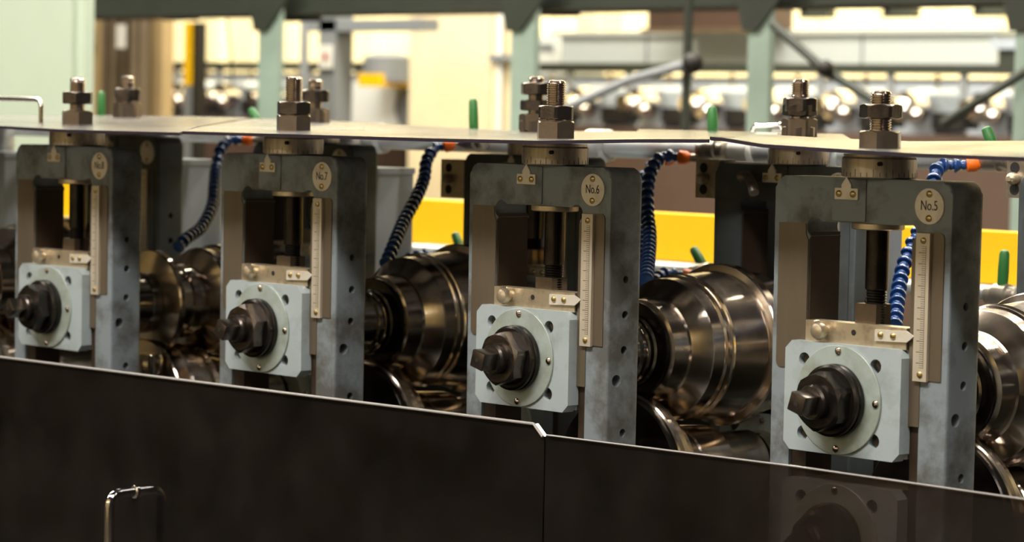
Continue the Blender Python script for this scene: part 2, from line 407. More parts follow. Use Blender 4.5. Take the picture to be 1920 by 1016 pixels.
def bearing_block(root, z, fitted=True, name='bearing_block', hm=None):
    """block, cover ring, ring screws; origin at the shaft axis"""
    global BLOCK
    if BLOCK is None: BLOCK = block_mesh(); BLOCK.materials.clear(); BLOCK.materials.append(M_block)
    b = obj(name, BLOCK, M_block, root, loc=(XC+.0033, -.0140, z))
    ox, oy = -.0033, 0
    if fitted:
        r = B(); lathe(r, [(0, .0560), (.0018, .0560), (.0024, .0553)], (ox, oy, 0), '-y', 72); obj('cover_ring', r, M_ring, b)
        for a in (90, 0, 270, 180):
            s = B(); lathe(s, [(0, .0040), (.0012, .0038), (.0024, .0024), (.0027, .001)], (ox+.05*math.cos(math.radians(a)), -.0024, .05*math.sin(math.radians(a))), '-y', 16)
            obj('ring_screw', s, M_stud, b)
        for sx in (-1, 1):
            for sz in (-1, 1):
                s = B(); lathe(s, [(0, .0052), (.004, .0052), (.0045, .0048)], (ox+sx*.0468, .0088, sz*.0378), '-y', 18); obj('socket_screw', s, M_shaft, b)
    obj('bearing_housing', mbox((-.072+ox, .0165, -.0545), (.0750+ox, .058, .0560)), M_silver if name == 'bearing_block' and fitted else M_shaft, b, bevel=.001)
    return b
def indicator_bar(root, dz):
    b = obj('indicator_bar', mbox((-.0755, -.0030, .0560), (.0560, .0180, .0778)), M_bar, root, loc=(0, 0, dz), bevel=.0006)
    ap = [(.0175, .0630), (.0560, .0630), (.0672, .0695), (.0560, .0760), (.0175, .0760)]
    ap = [(.0175, .0625), (.0585, .0640), (.0672, .0705), (.0575, .0750), (.0175, .0742)]
    a = obj('arrow_plate', prism(B(), ap, -.0055, -.0031), M_silver, b, bevel=.0003)
    for sx in (.0252, .0412):
        s = B(); lathe(s, [(0, .0036), (.0012, .0033), (.0022, .0021), (.0024, .001)], (sx, -.0055, .0690), '-y', 16); obj('brass_screw', s, M_brass, b)
    s = B(); lathe(s, [(0, .0058), (.004, .0062), (.006, .0085), (.010, .0092), (.014, .0075), (.0155, .004)], (-.0500, -.0028, .0680), '-y', 20); obj('clamp_knob', s, M_bar, b)
    s = B(); lathe(s, [(0, .0040), (.004, .0044), (.009, .0036)], (-.0590, -.0030, .0750), '-y', 16); obj('grease_nipple', s, M_bar, b)
    s = B(); cyl(s, (-.0117, -.0029, .0688), .0030, .0005, '-y', 14); obj('bolt_hole', s, M_hole, b)

def studs(root, low0, low1, up0, up1, top, rot=(.2, .5), y=.0172):
    """stud and the two hex nuts that rise through the cover sheet"""
    h = B(); hexnut(h, (-.0005, y, low0), .0400, low1-low0, 'z', rot[0], True); obj('hex_nut', h, M_hex, root, angle=.4)
    h = B(); hexnut(h, (-.0005, y, up0), .0390, up1-up0, 'z', rot[1], True); tag(obj('lock_nut', h, M_nut, root, angle=.4), 'dark upper lock nut')
    pr = [(low0, .0095)]; z = low1+.0005
    while z < top-.006: pr += [(z, .0110), (z+.0008, .0110), (z+.0015, .0094), (z+.0019, .0094)]; z += .0026
    pr += [(top-.0035, .0110), (top-.0012, .0095), (top, .006)]
    s = B(); lathe(s, pr, (-.0005, y, 0), 'z', 28); obj('adjusting_stud', s, M_stud, root, angle=.35)

proto = make_stand()
front_specs = [
    # number, hex nut low, nut high, stud top, rot
    ('5', .2520, .2740, .2862, .3010, .3150, (.05, .62)),
    ('6', .2520, .2764, .2775, .2935, .3225, (.35, .25)),
    ('7', .2520, .2758, .2758, .2925, .3240, (.56, .56)),
    ('8', .2520, .2745, .2833, .3002, .3199, (.52, .30)),
    ('9', .2520, .2745, .2833, .3002, .3199, (.52, .30))]
WHO = {'5': 'the rightmost stand', '6': 'the middle stand above the screen joint', '7': 'the stand left of the middle one', '8': 'the leftmost whole stand', '9': 'the stand at the left edge'}
lab = {'5': 'large blue-grey roll stand at the right whose plate reads No.5',
       '6': 'blue-grey roll stand at the middle above the screen joint, plate No.6',
       '7': 'blue-grey roll stand left of the middle one, plate No.7 over an empty window',
       '8': 'leftmost whole roll stand, its plate worn and yellow showing in its window',
       '9': 'dark roll stand side just showing at the left edge of the photo'}
stands = []
for i in range(5):
    n = front_specs[i]
    st = proto if i == 0 else copy_tree(proto)
    st.location = (-SP*i, 0, 0); stands.append(st)
for i, st in enumerate(stands):
    n = front_specs[i]
    tag(st, lab[n[0]], 'machine stand', 'front row roll stands')
    plate = [c for c in st.children if c.name.startswith('number_plate')][0]
    if n[0] != '9':
        t = obj('lettering', text_mesh('No.'+n[0], .0112), M_tick, plate, loc=(.0790, -.0018, .2010), smooth=False)
        t.scale = (.95, 1, 1.25)
    studs(st, *n[1:])
    bearing_block(st, DZ[i]); indicator_bar(st, DZ[i])
    bearing_block(st, -.142, name='lower_bearing_block')
# back row
back_specs = [('at the right edge, behind the rightmost front stand', (.2600, .2837, .2916, .3093, .3324), .0),
              ('in deep shadow left of the rightmost front stand', (.2600, .2837, .2916, .3093, .3324), .0),
              ('behind the middle front stand, stud with a tall gap', (.2580, .2824, .3077, .3243, .3330), .0),
              ('behind the stand left of the middle, shorter stud', (.2620, .2832, .2934, .3107, .3265), .006),
              ('showing right of the leftmost whole stand, tarnished plate', (.2600, .2855, .2880, .3031, .3287), .0076)]
for i, (txt, sp, dz) in enumerate(back_specs):
    st = copy_tree(proto)
    for c in list(st.children_recursive):
        if c.name.startswith('lettering'): bpy.data.objects.remove(c)
    st.location = (-SP*i, .423, dz)
    tag(st, 'rear stand '+txt, 'machine stand', 'back row roll stands')
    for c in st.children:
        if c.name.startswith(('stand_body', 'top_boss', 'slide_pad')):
            c.material_slots[0].link = 'OBJECT'; c.material_slots[0].material = M_stand_shade
    studs(st, *[v-dz for v in sp], rot=(.5+.1*i, .45))
    bearing_block(st, DZ[i], fitted=False); bearing_block(st, -.142, fitted=False, name='lower_bearing_block')

# ------------------------------------------------------------------ rolls on their shafts
profA = [(.062, .038), (.10, .038), (.103, .035), (.106, .040), (.140, .040), (.143, .0375), (.146, .0375), (.149, .0405), (.154, .0405), (.156, .0375), (.158, .0375), (.160, .0405), (.166, .0405), (.168, .043), (.1705, .043)]
rollA = [(.173, .047), (.176, .050), (.180, .0575), (.181, .0595), (.204, .0610), (.207, .0625), (.2225, .0815), (.2245, .0830), (.2400, .0845), (.2412, .0830), (.2432, .0870), (.2462, .0870), (.2480, .0838), (.2500, .0838), (.2520, .0885), (.2560, .0880), (.2575, .0860), (.312, .0900), (.316, .0885), (.3185, .0975), (.321, .0990), (.332, .0990), (.335, .0965), (.337, .088), (.375, .088), (.379, .06), (.384, .05)]
rollB = [(.150, .050), (.156, .0735), (.158, .0755), (.165, .0755), (.167, .0735), (.174, .056), (.178, .0505), (.198, .0500), (.200, .0530), (.212, .0535), (.214, .0505), (.224, .0500), (.226, .043), (.232, .058), (.240, .0740), (.244, .0760), (.254, .0755), (.257, .064), (.262, .064), (.266, .0770), (.272, .0800), (.375, .080), (.379, .06), (.384, .05)]
lowA = [(.150, .045), (.156, .060), (.1575, .0985), (.1590, .1005), (.1660, .1005), (.1675, .0975), (.1780, .0965), (.1790, .080), (.204, .0785), (.207, .0765), (.221, .0585), (.226, .0560), (.238, .0555), (.240, .0530), (.244, .0530), (.246, .0545), (.300, .0515), (.303, .042), (.315, .042), (.318, .0415), (.375, .0415)]
lowB = [(.1460, .093), (.1480, .0945), (.1500, .0945), (.1530, .068), (.156, .0645), (.166, .0645), (.168, .070), (.176, .086), (.180, .0885), (.198, .0885), (.200, .0845), (.214, .0845), (.216, .0885), (.224, .088), (.232, .078), (.240, .066), (.256, .064), (.270, .062), (.375, .0415)]
def roll(i, upper):
    X = -SP*i+XC; z = DZ[i] if upper else -.142
    nm = front_specs[i][0]
    look = ('stepped steel upper forming roll on shaft of ' if upper else 'lower forming roll with thin flange behind ')
    if upper and i == 3: look = 'upper forming roll of spools and discs, shaft of '
    where = WHO[nm]
    root = empty('forming_roll', (X, 0, z), look+where, 'roll', 'upper forming rolls' if upper else 'lower forming rolls')
    prof = rollA if upper else lowA
    if i == 3: prof = rollB if upper else lowB
    b = B(); lathe(b, [(y, r) for y, r in prof], (0, 0, 0), 'y', 128)
    obj('roll_body', b, M_roll, root, angle=.35)
    b = B()
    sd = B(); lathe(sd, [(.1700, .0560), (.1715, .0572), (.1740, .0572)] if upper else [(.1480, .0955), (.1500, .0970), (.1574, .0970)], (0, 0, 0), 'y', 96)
    if i != 3: tag(obj('shade_disc', sd, M_black, root), 'added black disc darkening the roll face')  # added disc, stands in for the dark reflection on the roll's front face
    if i == 3 and upper: pr = [(.062, .0435), (.132, .0435), (.134, .0425), (.136, .0435), (.149, .0435)]
    else: pr = [(y, r) for y, r in profA if (upper or y < .15)]
    lathe(b, pr, (0, 0, 0), 'y', 72); obj('spacer_collar', b, M_spacer, root, angle=.35)
    b = B(); lathe(b, [(.384, .038), (.414, .038)], (0, 0, 0), 'y', 48); obj('spacer_collar', b, M_spacer, root)
    b = B(); lathe(b, [(-.05, .0150), (.06, .0250), (.45, .025), (.55, .02)], (0, 0, 0), 'y', 32); obj('shaft', b, M_shaft, root)
    # locking hardware in front of the bearing block
    b = B(); lathe(b, [(.0168, .036), (.0185, .0372), (.0225, .0372), (.0235, .0355), (.0250, .0355), (.0262, .0368), (.0290, .0368), (.0305, .0340)], (0, 0, 0), '-y', 64)
    obj('seal_collar', b, M_black, root, angle=.4)
    rr = [.42, .30, .38, .75, .4][i] + (0 if upper else .3)
    b = B(); hexnut(b, (0, -.0300, 0), .0560, .0185, '-y', rr, False); obj('lock_nut', b, M_nut if i in (1, 2) else M_black, root, angle=.4)
    b = B(); lathe(b, [(.0485, .0170), (.0520, .0178), (.0565, .0178), (.0590, .0160)], (0, 0, 0), '-y', 40); obj('end_boss', b, M_shaft, root)
    b = B(); a = [.30, .26, .45, .9, .3][i] + (0 if upper else .5)
    box(b, (-.0100, -.0800, -.0100), (.0100, -.0590, .0100), Matrix.Rotation(a, 3, 'Y'))
    sq = obj('square_drive_end', b, M_shaft, root, bevel=.0012)
    b = B(); cyl(b, (0, -.0799, 0), .0026, .0006, '-y', 14); obj('centre_hole', b, M_hole, sq)
    return root
for i in range(5):
    roll(i, True); roll(i, False)

# ------------------------------------------------------------------ machine bed below
bd = empty('machine_bed', (0, .2, -.3), 'dark oily green machine bed under the roll stands', 'machine base')
obj('bed_plate', mbox((-2.6, -.28, -.04), (.6, .28, 0)), M_bed, bd, bevel=.003)
zs = at(1375, 765, .48).z
obj('rear_splash_plate', mbox((-2.6, .278, .0), (.6, .284, zs+.3)), M_bed, bd, bevel=.001)
obj('bed_frame', mbox((-2.55, -.24, -.70), (.55, .24, -.04)), M_bed, bd, bevel=.003)
obj('cross_rail', mbox((-2.6, -.045, .0), (.6, -.02, .040)), M_bed, bd, bevel=.002)
for i in range(6):
    p = at(0, 0, 0)
    t = empty('jack_cap', (-SP*i+.24-.0, .13, -.300), 'x', 'jack')
    if i not in (1, 2, 4): 
        bpy.data.objects.remove(t); continue
    tag(t, {1: 'small round jack cap low left of the rightmost stand', 2: 'small round jack cap low left of the middle stand', 4: 'round jack cap on a spring right of the leftmost whole stand'}[i], 'jack', 'jack caps between the stands')
    zt = .235 if i == 4 else .12
    if i == 4:
        q = at(285, 640, .13); t.location = (q.x, .13, -.3)
    b = B(); lathe(b, [(zt-.028, .016), (zt-.026, .0175), (zt-.004, .0175), (zt, .0155)], (0, 0, 0), 'z', 32); obj('cap', b, M_spacer, t)
    b = B(); pr = []; z = .0
    while z < zt-.03: pr += [(z, .010), (z+.004, .014), (z+.008, .010)]; z += .0085
    lathe(b, pr, (0, 0, 0), 'z', 20); obj('spring', b, M_shaft, t, angle=1.2)

# ------------------------------------------------------------------ cover sheets on top
def sheet(front, back, label, yf=-.10, yb=.56, holes=(), nx=60, ny=14, th=.0038):
    """front/back: lists of (x, z); thin sagging sheet between them"""
    def ev(P, x):
        if x <= P[0][0]: return P[0][1]
        for a, c in zip(P, P[1:]):
            if x <= c[0]: return a[1]+(c[1]-a[1])*(x-a[0])/(c[0]-a[0])
        return P[-1][1]
    root = empty('cover_sheet', (front[0][0], yf, front[0][1]), label, 'cover plate', 'steel cover sheets')
    ox, oy, oz = root.location
    x0, x1 = front[0][0], front[-1][0]; bm = B(); G = []
    bx0, bx1 = back[0][0], back[-1][0]
    for i in range(nx+1):
        row = []
        for j in range(ny+1):
            u = i/nx; v = j/ny
            xf = x0+(x1-x0)*u; xb = bx0+(bx1-bx0)*u
            x = xf+(xb-xf)*v; zf = ev(front, xf); zb = ev(back, xb)
            y = yf+(yb-yf)*v
            zm = .2568+max(0, zf-.2568)*.75
            if yf > 0: z = zf+(zb-zf)*v
            elif y < .0172: z = zf+(zm-zf)*(y-yf)/(.0172-yf)
            else: z = zm+(zb-zm)*(y-.0172)/(yb-.0172)
            row.append((x-ox, yf+(yb-yf)*v-oy, z-oz))
        G.append(row)
    T_ = [[bm.verts.new(p) for p in r] for r in G]; U_ = [[bm.verts.new((p[0], p[1], p[2]-th)) for p in r] for r in G]
    for i in range(nx):
        for j in range(ny):
            bm.faces.new((T_[i][j], T_[i+1][j], T_[i+1][j+1], T_[i][j+1])); bm.faces.new((U_[i][j], U_[i][j+1], U_[i+1][j+1], U_[i+1][j]))
    def rim(a, b2, c, d): f = bm.faces.new((a, b2, c, d)); f.material_index = 1
    for i in range(nx):
        rim(T_[i][0], U_[i][0], U_[i+1][0], T_[i+1][0]); rim(T_[i][ny], T_[i+1][ny], U_[i+1][ny], U_[i][ny])
    for j in range(ny):
        rim(T_[0][j], T_[0][j+1], U_[0][j+1], U_[0][j]); rim(T_[nx][j], U_[nx][j], U_[nx][j+1], T_[nx][j+1])
    me = finish(bm, .5); me.materials.append(M_sheet); me.materials.append(M_edge)
    obj('sheet_metal', me, None, root)
    return root
sA = sheet([(-2.1, .2520), (-1.42, .2520), (-1.265, .2500), (-1.02, .2510)], [(-2.9, .2600), (-2.41, .2605), (-1.85, .2655), (-1.70, .2660)],
           'long satin steel cover sheet at the left, over No.8 with a wire handle', yb=.55)
hd = B(); q0 = at(77, 229, .02); tube(hd, fillet([(q0.x-.17, .02, .2560), (q0.x-.17, .02, .2885), (q0.x, .02, .2885), (q0.x, .02, .2560)], .012), .0034, 12)
bmesh.ops.translate(hd, verts=hd.verts, vec=(2.1, .10, -.2520)); obj('handle', hd, M_chrome, sA)
sB = sheet([(-1.014, .2528), (-.7465, .2536), (-.558, .2538), (-.378, .2550), (-.225, .2600), (-.127, .2620)],
           [(-1.69, .2655), (-1.45, .2640), (-1.28, .2600), (-1.10, .2570), (-.84, .2610), (-.72, .2632)],
           'satin steel cover sheet in the middle, over No.7 and No.6', yb=.55)
sC = sheet([(-.126, .2645), (-.108, .2640), (-.055, .2588), (.007, .2572), (.091, .2551), (.140, .2543), (.263, .2540), (.42, .2540)],
           [(-.27, .2662), (-.16, .2640), (-.05, .2630), (.10, .2668), (.30, .2668)],
           'satin steel cover sheet at the right, over No.5 with a raised left corner', yb=.13)
sD = sheet([(-.66, .2585), (-.50, .2590), (-.30, .2590)], [(-.86, .2640), (-.60, .2645), (-.50, .2645)],
           'small back cover sheet behind No.5, under the rear stud', yf=.34, yb=.56, nx=12, ny=6)

# ------------------------------------------------------------------ smoked guard panels in front
def panel(pts, label, y=-.122):
    root = empty('smoked_screen', (pts[0][0], y, -.5), label, 'screen', 'smoked screens in front of the stands')
    b = B(); prism(b, [(x-pts[0][0], z+.5) for x, z in pts], 0, .005); tri(b)
    me = finish(b, .5, smooth=False); me.materials.append(M_smoke)
    obj('acrylic_sheet', me, None, root)
    return root
def top(px, py): q = at(px, py, -.12); return q.x, q.z
a0 = top(-160, 648); a1 = top(0, 668); a2 = top(500, 731); a3 = top(1006, 794); a4 = top(1023, 818); a5 = top(1022, 1250); a6 = top(-160, 1250)
pA = panel([(a6[0], -.48), a0, a1, a2, a3, a4, (a4[0], -.48)], 'smoked transparent screen on the left with a cut corner and chrome handle')
c0 = top(1031, 815); c1 = top(1500, 874); c2 = top(1920, 934); c3 = top(2200, 974)
pB = panel([(c0[0]-.004, -.48), (c0[0]-.004, c0[1]-.001), c0, c1, c2, c3, (c3[0], -.48)], 'smoked transparent screen on the right, in front of the rightmost stand')
def lip(root, P, r=.0016):
    b = B(); o = root.location
    tube(b, [(x-o.x, -.1245-o.y, z-o.z) for x, z in P], r, 8)
    tag(obj('polished_edge', b, M_lip, root), 'bright polished top edge')
lip(pA, [a0, a1, a2, a3, a4]); lip(pB, [c0, c1, c2, c3], .0009)
# handle of the left panel, reflected in the glossy panel
hq = at(252, 922, -.124)
b = B(); o = pA.location
tube(b, [Vector(p)-o for p in fillet([(hq.x, -.124, hq.z), (hq.x, -.162, hq.z), (hq.x, -.162, hq.z-.16), (hq.x, -.124, hq.z-.16)], .016)], .0062, 16)
tag(obj('handle', b, M_chrome, pA), 'chrome bow handle')
b = B(); lathe(b, [(0, .0085), (.002, .0085), (.003, .007)], Vector((hq.x, -.1225, hq.z))-o, '-y', 24); obj('handle_washer', b, M_chrome, pA)

# ------------------------------------------------------------------ coolant pipe, valves, hoses, brackets
PY = .60
cp = empty('coolant_pipe', (0, PY, .21), 'long galvanised coolant pipe under the cover sheets behind the stands', 'pipe')
zp = at(1250, 277, PY).z-.21
b = B(); tube(b, [(-3.2, .004, zp), (.5, .004, zp)], .0165, 20); obj('pipe', b, M_galv, cp)
for px in (1355, 1395, 1120, 700, 215):
    q = at(px, 285, PY)
    b = B(); lathe(b, [(-.022, .019), (-.018, .0235), (.018, .0235), (.022, .019)], (q.x, .004, zp), 'x', 24); obj('pipe_coupling', b, M_white if px > 1300 else M_galv, cp)
LY = .67
lp = empty('lower_coolant_pipe', (0, LY, .09), 'lower coolant pipe just above the rolls under the yellow beam', 'pipe')
zl = at(1260, 505, LY).z-.09
b = B(); tube(b, [(-3.2, -.012, zl), (.5, -.012, zl)], .0085, 16); obj('pipe', b, M_galv, lp)
def segs(path, step, root, r=.0096):
    """ball-and-socket hose: one flared link every step"""
    P = spline(path, 24); L = 0; pos = []; nxt = step*.5
    for a, c in zip(P, P[1:]):
        d = (c-a).length
        while L+d >= nxt:
            t = (nxt-L)/d; pos.append((a.lerp(c, t), (c-a).normalized())); nxt += step
        L += d
    b = B(); lathe(b, [(-step*.62, r*.40), (-step*.40, r*.62), (-step*.25, r*.66), (-step*.12, r*.50), (step*.22, r*.98), (step*.38, r), (step*.42, r*.93), (step*.36, r*.6)], (0, 0, 0), 'z', 18)
    me = finish(b, .8); me.materials.append(M_hose)
    for p, t in pos:
        o = bpy.data.objects.new('hose_segment', me); COL.objects.link(o); o.parent = root
        o.location = p-root.location; o.rotation_euler = t.to_track_quat('Z', 'Y').to_euler()
def hose(pix, label, grp, step=.0165, tipdir=1, r=.0096):
    P = [at(*p) for p in pix]
    root = empty('coolant_hose', P[0], label, 'hose', grp)
    segs(P, step, root, r)
    d = (P[0]-P[1]).normalized(); q = d.to_track_quat('Z', 'Y').to_matrix()
    b = B(); lathe(b, [(.0, .8*r), (.002, r), (.011, r*.95), (.017, .0055)], (0, 0, 0), 'z', 18)
    bmesh.ops.rotate(b, verts=b.verts, cent=(0, 0, 0), matrix=q); obj('orange_nozzle', b, M_orange, root)
    b = B(); lathe(b, [(.018, .006), (.035, .006), (.036, .0085), (.048, .0085)], (0, 0, 0), 'z', 12)
    bmesh.ops.rotate(b, verts=b.verts, cent=(0, 0, 0), matrix=q); obj('threaded_nipple', b, M_fit, root)
    return root
hose([(457, 263, .56), (432, 264, .55), (413, 282, .52), (405, 315, .50), (402, 350, .46), (398, 385, .42), (378, 425, .36), (350, 447, .30), (332, 466, .27)], 'blue segmented coolant hose curving down between the No.8 and No.7 stands', 'upper coolant hoses')
hose([(832, 275, .56), (815, 279, .55), (800, 302, .52), (795, 335, .49), (780, 372, .44), (757, 415, .38), (740, 455, .32), (722, 498, .27)], 'blue segmented coolant hose slanting down between the No.7 and No.6 stands', 'upper coolant hoses')
hose([(1272, 295, .56), (1243, 294, .55), (1222, 318, .52), (1214, 355, .49), (1214, 400, .46), (1218, 440, .42), (1216, 480, .36), (1211, 526, .28)], 'blue segmented coolant hose hanging straight beside the right edge of No.6', 'upper coolant hoses')
hose([(1248, 298, .60), (1232, 300, .60), (1206, 335, .58), (1203, 375, .56), (1208, 430, .52), (1204, 480, .46), (1202, 530, .40)], 'second blue coolant hose strand half hidden behind the right edge of No.6', 'upper coolant hoses')
hose([(1812, 309, .56), (1790, 310, .55), (1763, 312, .53), (1752, 335, .51), (1738, 400, .48), (1712, 455, .45), (1694, 500, .42), (1684, 550, .38), (1677, 610, .33)], 'blue segmented coolant hose seen through the window of No.5', 'upper coolant hoses')
hose([(1280, 516, .58), (1262, 514, .57), (1243, 515, .55), (1225, 528, .52)], 'short blue coolant hose lying on the roll right of No.6', 'lower coolant hoses')
hose([(832, 482, .58), (812, 478, .57), (790, 479, .55), (765, 486, .52)], 'short blue coolant hose above the roll right of No.7', 'lower coolant hoses')
def valve(px, py0, pxt, pyt, Y, label, grp, pipe_z, r=.0068):
    a = at(px, py0, Y); c = at(pxt, pyt, Y)
    root = empty('shutoff_valve', (a.x, Y, pipe_z), label, 'valve', grp)
    o = root.location
    b = B(); lathe(b, [(-.024, .010), (-.022, .012), (-.012, .012), (-.010, .015), (.010, .015), (.012, .012), (.022, .012), (.024, .010)], (0, 0, 0), 'x', 20); obj('valve_body', b, M_fit, root)
    b = B(); tube(b, [(0, 0, .008), a-o], .0035, 10); obj('valve_stem', b, M_fit, root)
    d = (c-a); b = B(); tube(b, [a-o, a-o+d*.08, a-o+d*.5, a-o+d*.9, a-o+d*.97, a-o+d], [r*.8, r, r*1.05, r*.95, r*.7, r*.3], 16); obj('lever_grip', b, M_green, root)
zpt = .21+zp
valve(1337, 258, 1335, 199, PY-.02, 'upright green valve lever rising above the sheets left of the rear stud by No.5', 'upper shutoff valves', zpt)
valve(889, 258, 887, 184, PY-.02, 'upright green valve lever in front of the cream column', 'upper shutoff valves', zpt)
valve(485, 228, 470, 204, PY-.02, 'stubby tilted green valve lever left of the No.7 stud', 'upper shutoff valves', zpt)
valve(190, 225, 190, 171, PY-.02, 'upright green valve lever between the two No.8 studs', 'upper shutoff valves', zpt)
valve(1862, 275, 1848, 238, PY-.02, 'tilted green valve lever at the right end above the sheet', 'upper shutoff valves', zpt)
zlt = .09+zl
valve(1322, 505, 1299, 464, LY-.02, 'slanting green valve lever in front of the yellow beam right of No.6', 'lower shutoff valves', zlt)
valve(866, 475, 852, 436, LY-.02, 'slanting green valve lever in front of the yellow beam left of No.6', 'lower shutoff valves', zlt)
valve(1879, 545, 1884, 468, LY-.02, 'upright green valve lever in front of the yellow beam at the right edge', 'lower shutoff valves', zlt)
def bracket(px, label, i):
    q0 = at(px, 298, .46); root = empty('nozzle_bracket', (q0.x, .44, .13), label, 'bracket', 'nozzle brackets')
    o = root.location; q1 = at(px+42, 372, .46); w_ = q1.x-q0.x
    b = mbox((0, 0, q1.z-o.z), (w_, .03, q0.z-o.z)); obj('bracket_plate', b, M_bar if i else M_fit, root, bevel=.001)
    b = mbox((w_, .008, q1.z-o.z+.0), (w_+.10, .03, q0.z-o.z-.002)); obj('bracket_arm', b, M_fit, root, bevel=.001)
    h = q0.z-q1.z
    for fz in (.22, .78):
        s = B(); cyl(s, (w_*.34, .0002, q1.z-o.z+h*fz), .0065, .0006, '-y', 18); obj('bolt_hole', s, M_hole, root)
    s = B(); lathe(s, [(0, .0065), (.006, .0075), (.011, .006), (.014, .003)], (w_*.38, 0, q1.z-o.z+h*.5), '-y', 18); obj('dome_screw', s, M_bar, root)
bracket(1325, 'steel nozzle bracket with two holes right of No.6 by the yellow beam', 0)
bracket(847, 'pale steel nozzle bracket with two holes at the left side of No.6', 1)
bracket(1908, 'steel nozzle bracket with two holes cut by the right edge of the photo', 0)
t = empty('hose_clip', at(1438, 249, .62), 'small pale metal clip on the sheets left of the rightmost rear stud', 'clip')
p, q = at(1412, 236, .62), at(1468, 247, .62); o = t.location
b = B(); tube(b, [p2-o for p2 in fillet([at(1410, 250, .62), at(1414, 236, .62), at(1466, 233, .62), at(1472, 250, .62)], .006)], .0035, 10); obj('clip_wire', b, M_chrome, t)
obj('clip_plate', mbox((at(1438, 240, .62).x-o.x, .01, -.003), (q.x-o.x, .04, p.z-o.z-.004)), M_lgrey, t, bevel=.001)
# stepped clamp strip and elbow on the rear stand by No.5
t = empty('pipe_elbow', at(1400, 335, .41), 'small pale pipe elbow in the shadow left of No.5', 'pipe fitting')
b = B(); q = [at(1388, 332, .41), at(1402, 330, .41), at(1410, 345, .405), at(1414, 362, .40)]
tube(b, [p-t.location for p in fillet(q, .004)], .0065, 14); obj('elbow', b, M_fit, t)
t = empty('red_wire', at(1000, 480, .5), 'short red wire seen through the window of No.6', 'wire')
b = B(); tube(b, [p-t.location for p in spline([at(990, 482, .5), at(1003, 472, .5), at(1022, 467, .5), at(1040, 466, .5)], 5)], .003, 8); obj('wire', b, M_red, t)

# ------------------------------------------------------------------ background, each at its own distance
def brick(name, px0, py0, px1, py1, Y, depth, m, parent=None, bevel=.004, org=None):
    a = at(px0, py0, Y); c = at(px1, py1, Y)
    x0, x1 = sorted((a.x, c.x)); z0, z1 = sorted((a.z, c.z))
    o = org or Vector((0, 0, 0))
    return obj(name, mbox((x0-o.x, Y-o.y, z0-o.z), (x1-o.x, Y+depth-o.y, z1-o.z)), m, parent, bevel=bevel)
def group_root(name, px, Y, z, label, cat, grp=None):
    q = at(px, 400, Y); return empty(name, (q.x, Y, z), label, cat, grp)
# grey-blue drive cabinets, one per pass
for k, txt in enumerate(('seen pale through the window of the rightmost stand', 'hidden behind the middle stand', 'with blue hose in front, left of the middle stand', 'right of the leftmost whole stand', 'behind the leftmost whole stand')):
    Y = .50; xr = at(775, 320, Y+.11).x + (2-k)*SP; zt = at(775, 320, Y+.11).z
    t = empty('drive_cabinet', (xr-.10, Y, -1.0), 'grey-blue drive cabinet '+txt, 'cabinet', 'drive cabinets behind the stands')
    obj('cabinet_body', mbox((-.10, 0, .0), (.10, .11, 1+zt-.004)), M_box, t, bevel=.004)
    obj('cabinet_lid', mbox((-.102, -.002, 1+zt-.005), (.102, .112, 1+zt+.004)), M_box, t, bevel=.002)
    b = B(); lathe(b, [(1+zt+.004, .03), (1+zt+.05, .03), (1+zt+.054, .028)], (.0, .05, 0), 'z', 32); obj('cabinet_cap', b, M_galv, t)
# yellow beam with its white foot rail
Y = 1.2
za = at(1280, 402, Y).z; zb = at(1280, 490, Y).z
t = empty('yellow_guard_beam', (-1.5, Y, -1.0), 'long yellow painted guard beam with white foot rail behind the machine', 'beam')
obj('beam', mbox((-4.5, 0, 1+zb), (1.9, .05, 1+za)), M_yellow, t, bevel=.003)
b = B(); tube(b, [(-4.5, -.02, 1+zb-.008), (1.9, -.02, 1+zb-.008)], .0075, 14); obj('foot_rail', b, M_white, t)
for xx in (-3.9, -2.3, -.7, .9): obj('beam_post', mbox((xx, .02, 0), (xx+.08, .10, 1+zb+.01)), M_yellow, t, bevel=.003)
# mint cabinet at the left
Y = 2.0; q = at(158, 100, Y); ql = at(-260, 100, Y)
t = empty('mint_cabinet', (q.x, Y, -1.0), 'tall pale mint-green cabinet at the left edge of the photo', 'cabinet')
obj('cabinet_body', mbox((ql.x-q.x, 0, 0), (0, .03, 1.9)), M_mint, t, bevel=.01)
obj('cabinet_door', mbox((ql.x-q.x+.05, -.012, .1), (-.035, 0, 1.85)), M_mint, t, bevel=.006)
b = B(); cyl(b, (-.05, -.02, 1.20), .02, .03, '-y', 16, .003); obj('door_latch', b, M_lgrey, t)
# tan column with the brown strip curtain
Y = 4.0; t = group_root('tan_column', 235, Y, -1.0, 'tan painted H-section column left of the studs of No.8, background', 'column')
for a, c in ((167, 190), (274, 305)):
    p, q = at(a, 100, Y), at(c, 100, Y); obj('column_flange', mbox((p.x-t.location.x, 0, 0), (q.x-t.location.x, .05, 4.0)), M_tan, t, bevel=.004)
p, q = at(180, 100, Y), at(290, 100, Y); obj('column_web', mbox((p.x-t.location.x, .02, 0), (q.x-t.location.x, .035, 4.0)), M_tan, t)
t = group_root('strip_curtain', 230, Y-.05, -1.0, 'brown folded curtain hanging in front of the tan column', 'curtain')
p, q = at(193, 100, Y-.05), at(270, 100, Y-.05); b = B(); n = 60; A = []; C2 = []
for k in range(n+1):
    x = p.x+(q.x-p.x)*k/n; y = .025*math.sin(k*1.05)+.012*math.sin(k*.43+1)
    A.append([b.verts.new((x-t.location.x, y, z)) for z in (.6, 3.6)]); C2.append([b.verts.new((x-t.location.x, y+.008, z)) for z in (.6, 3.6)])
for k in range(n):
    b.faces.new((A[k][0], A[k+1][0], A[k+1][1], A[k][1])); b.faces.new((C2[k][0], C2[k][1], C2[k+1][1], C2[k+1][0]))
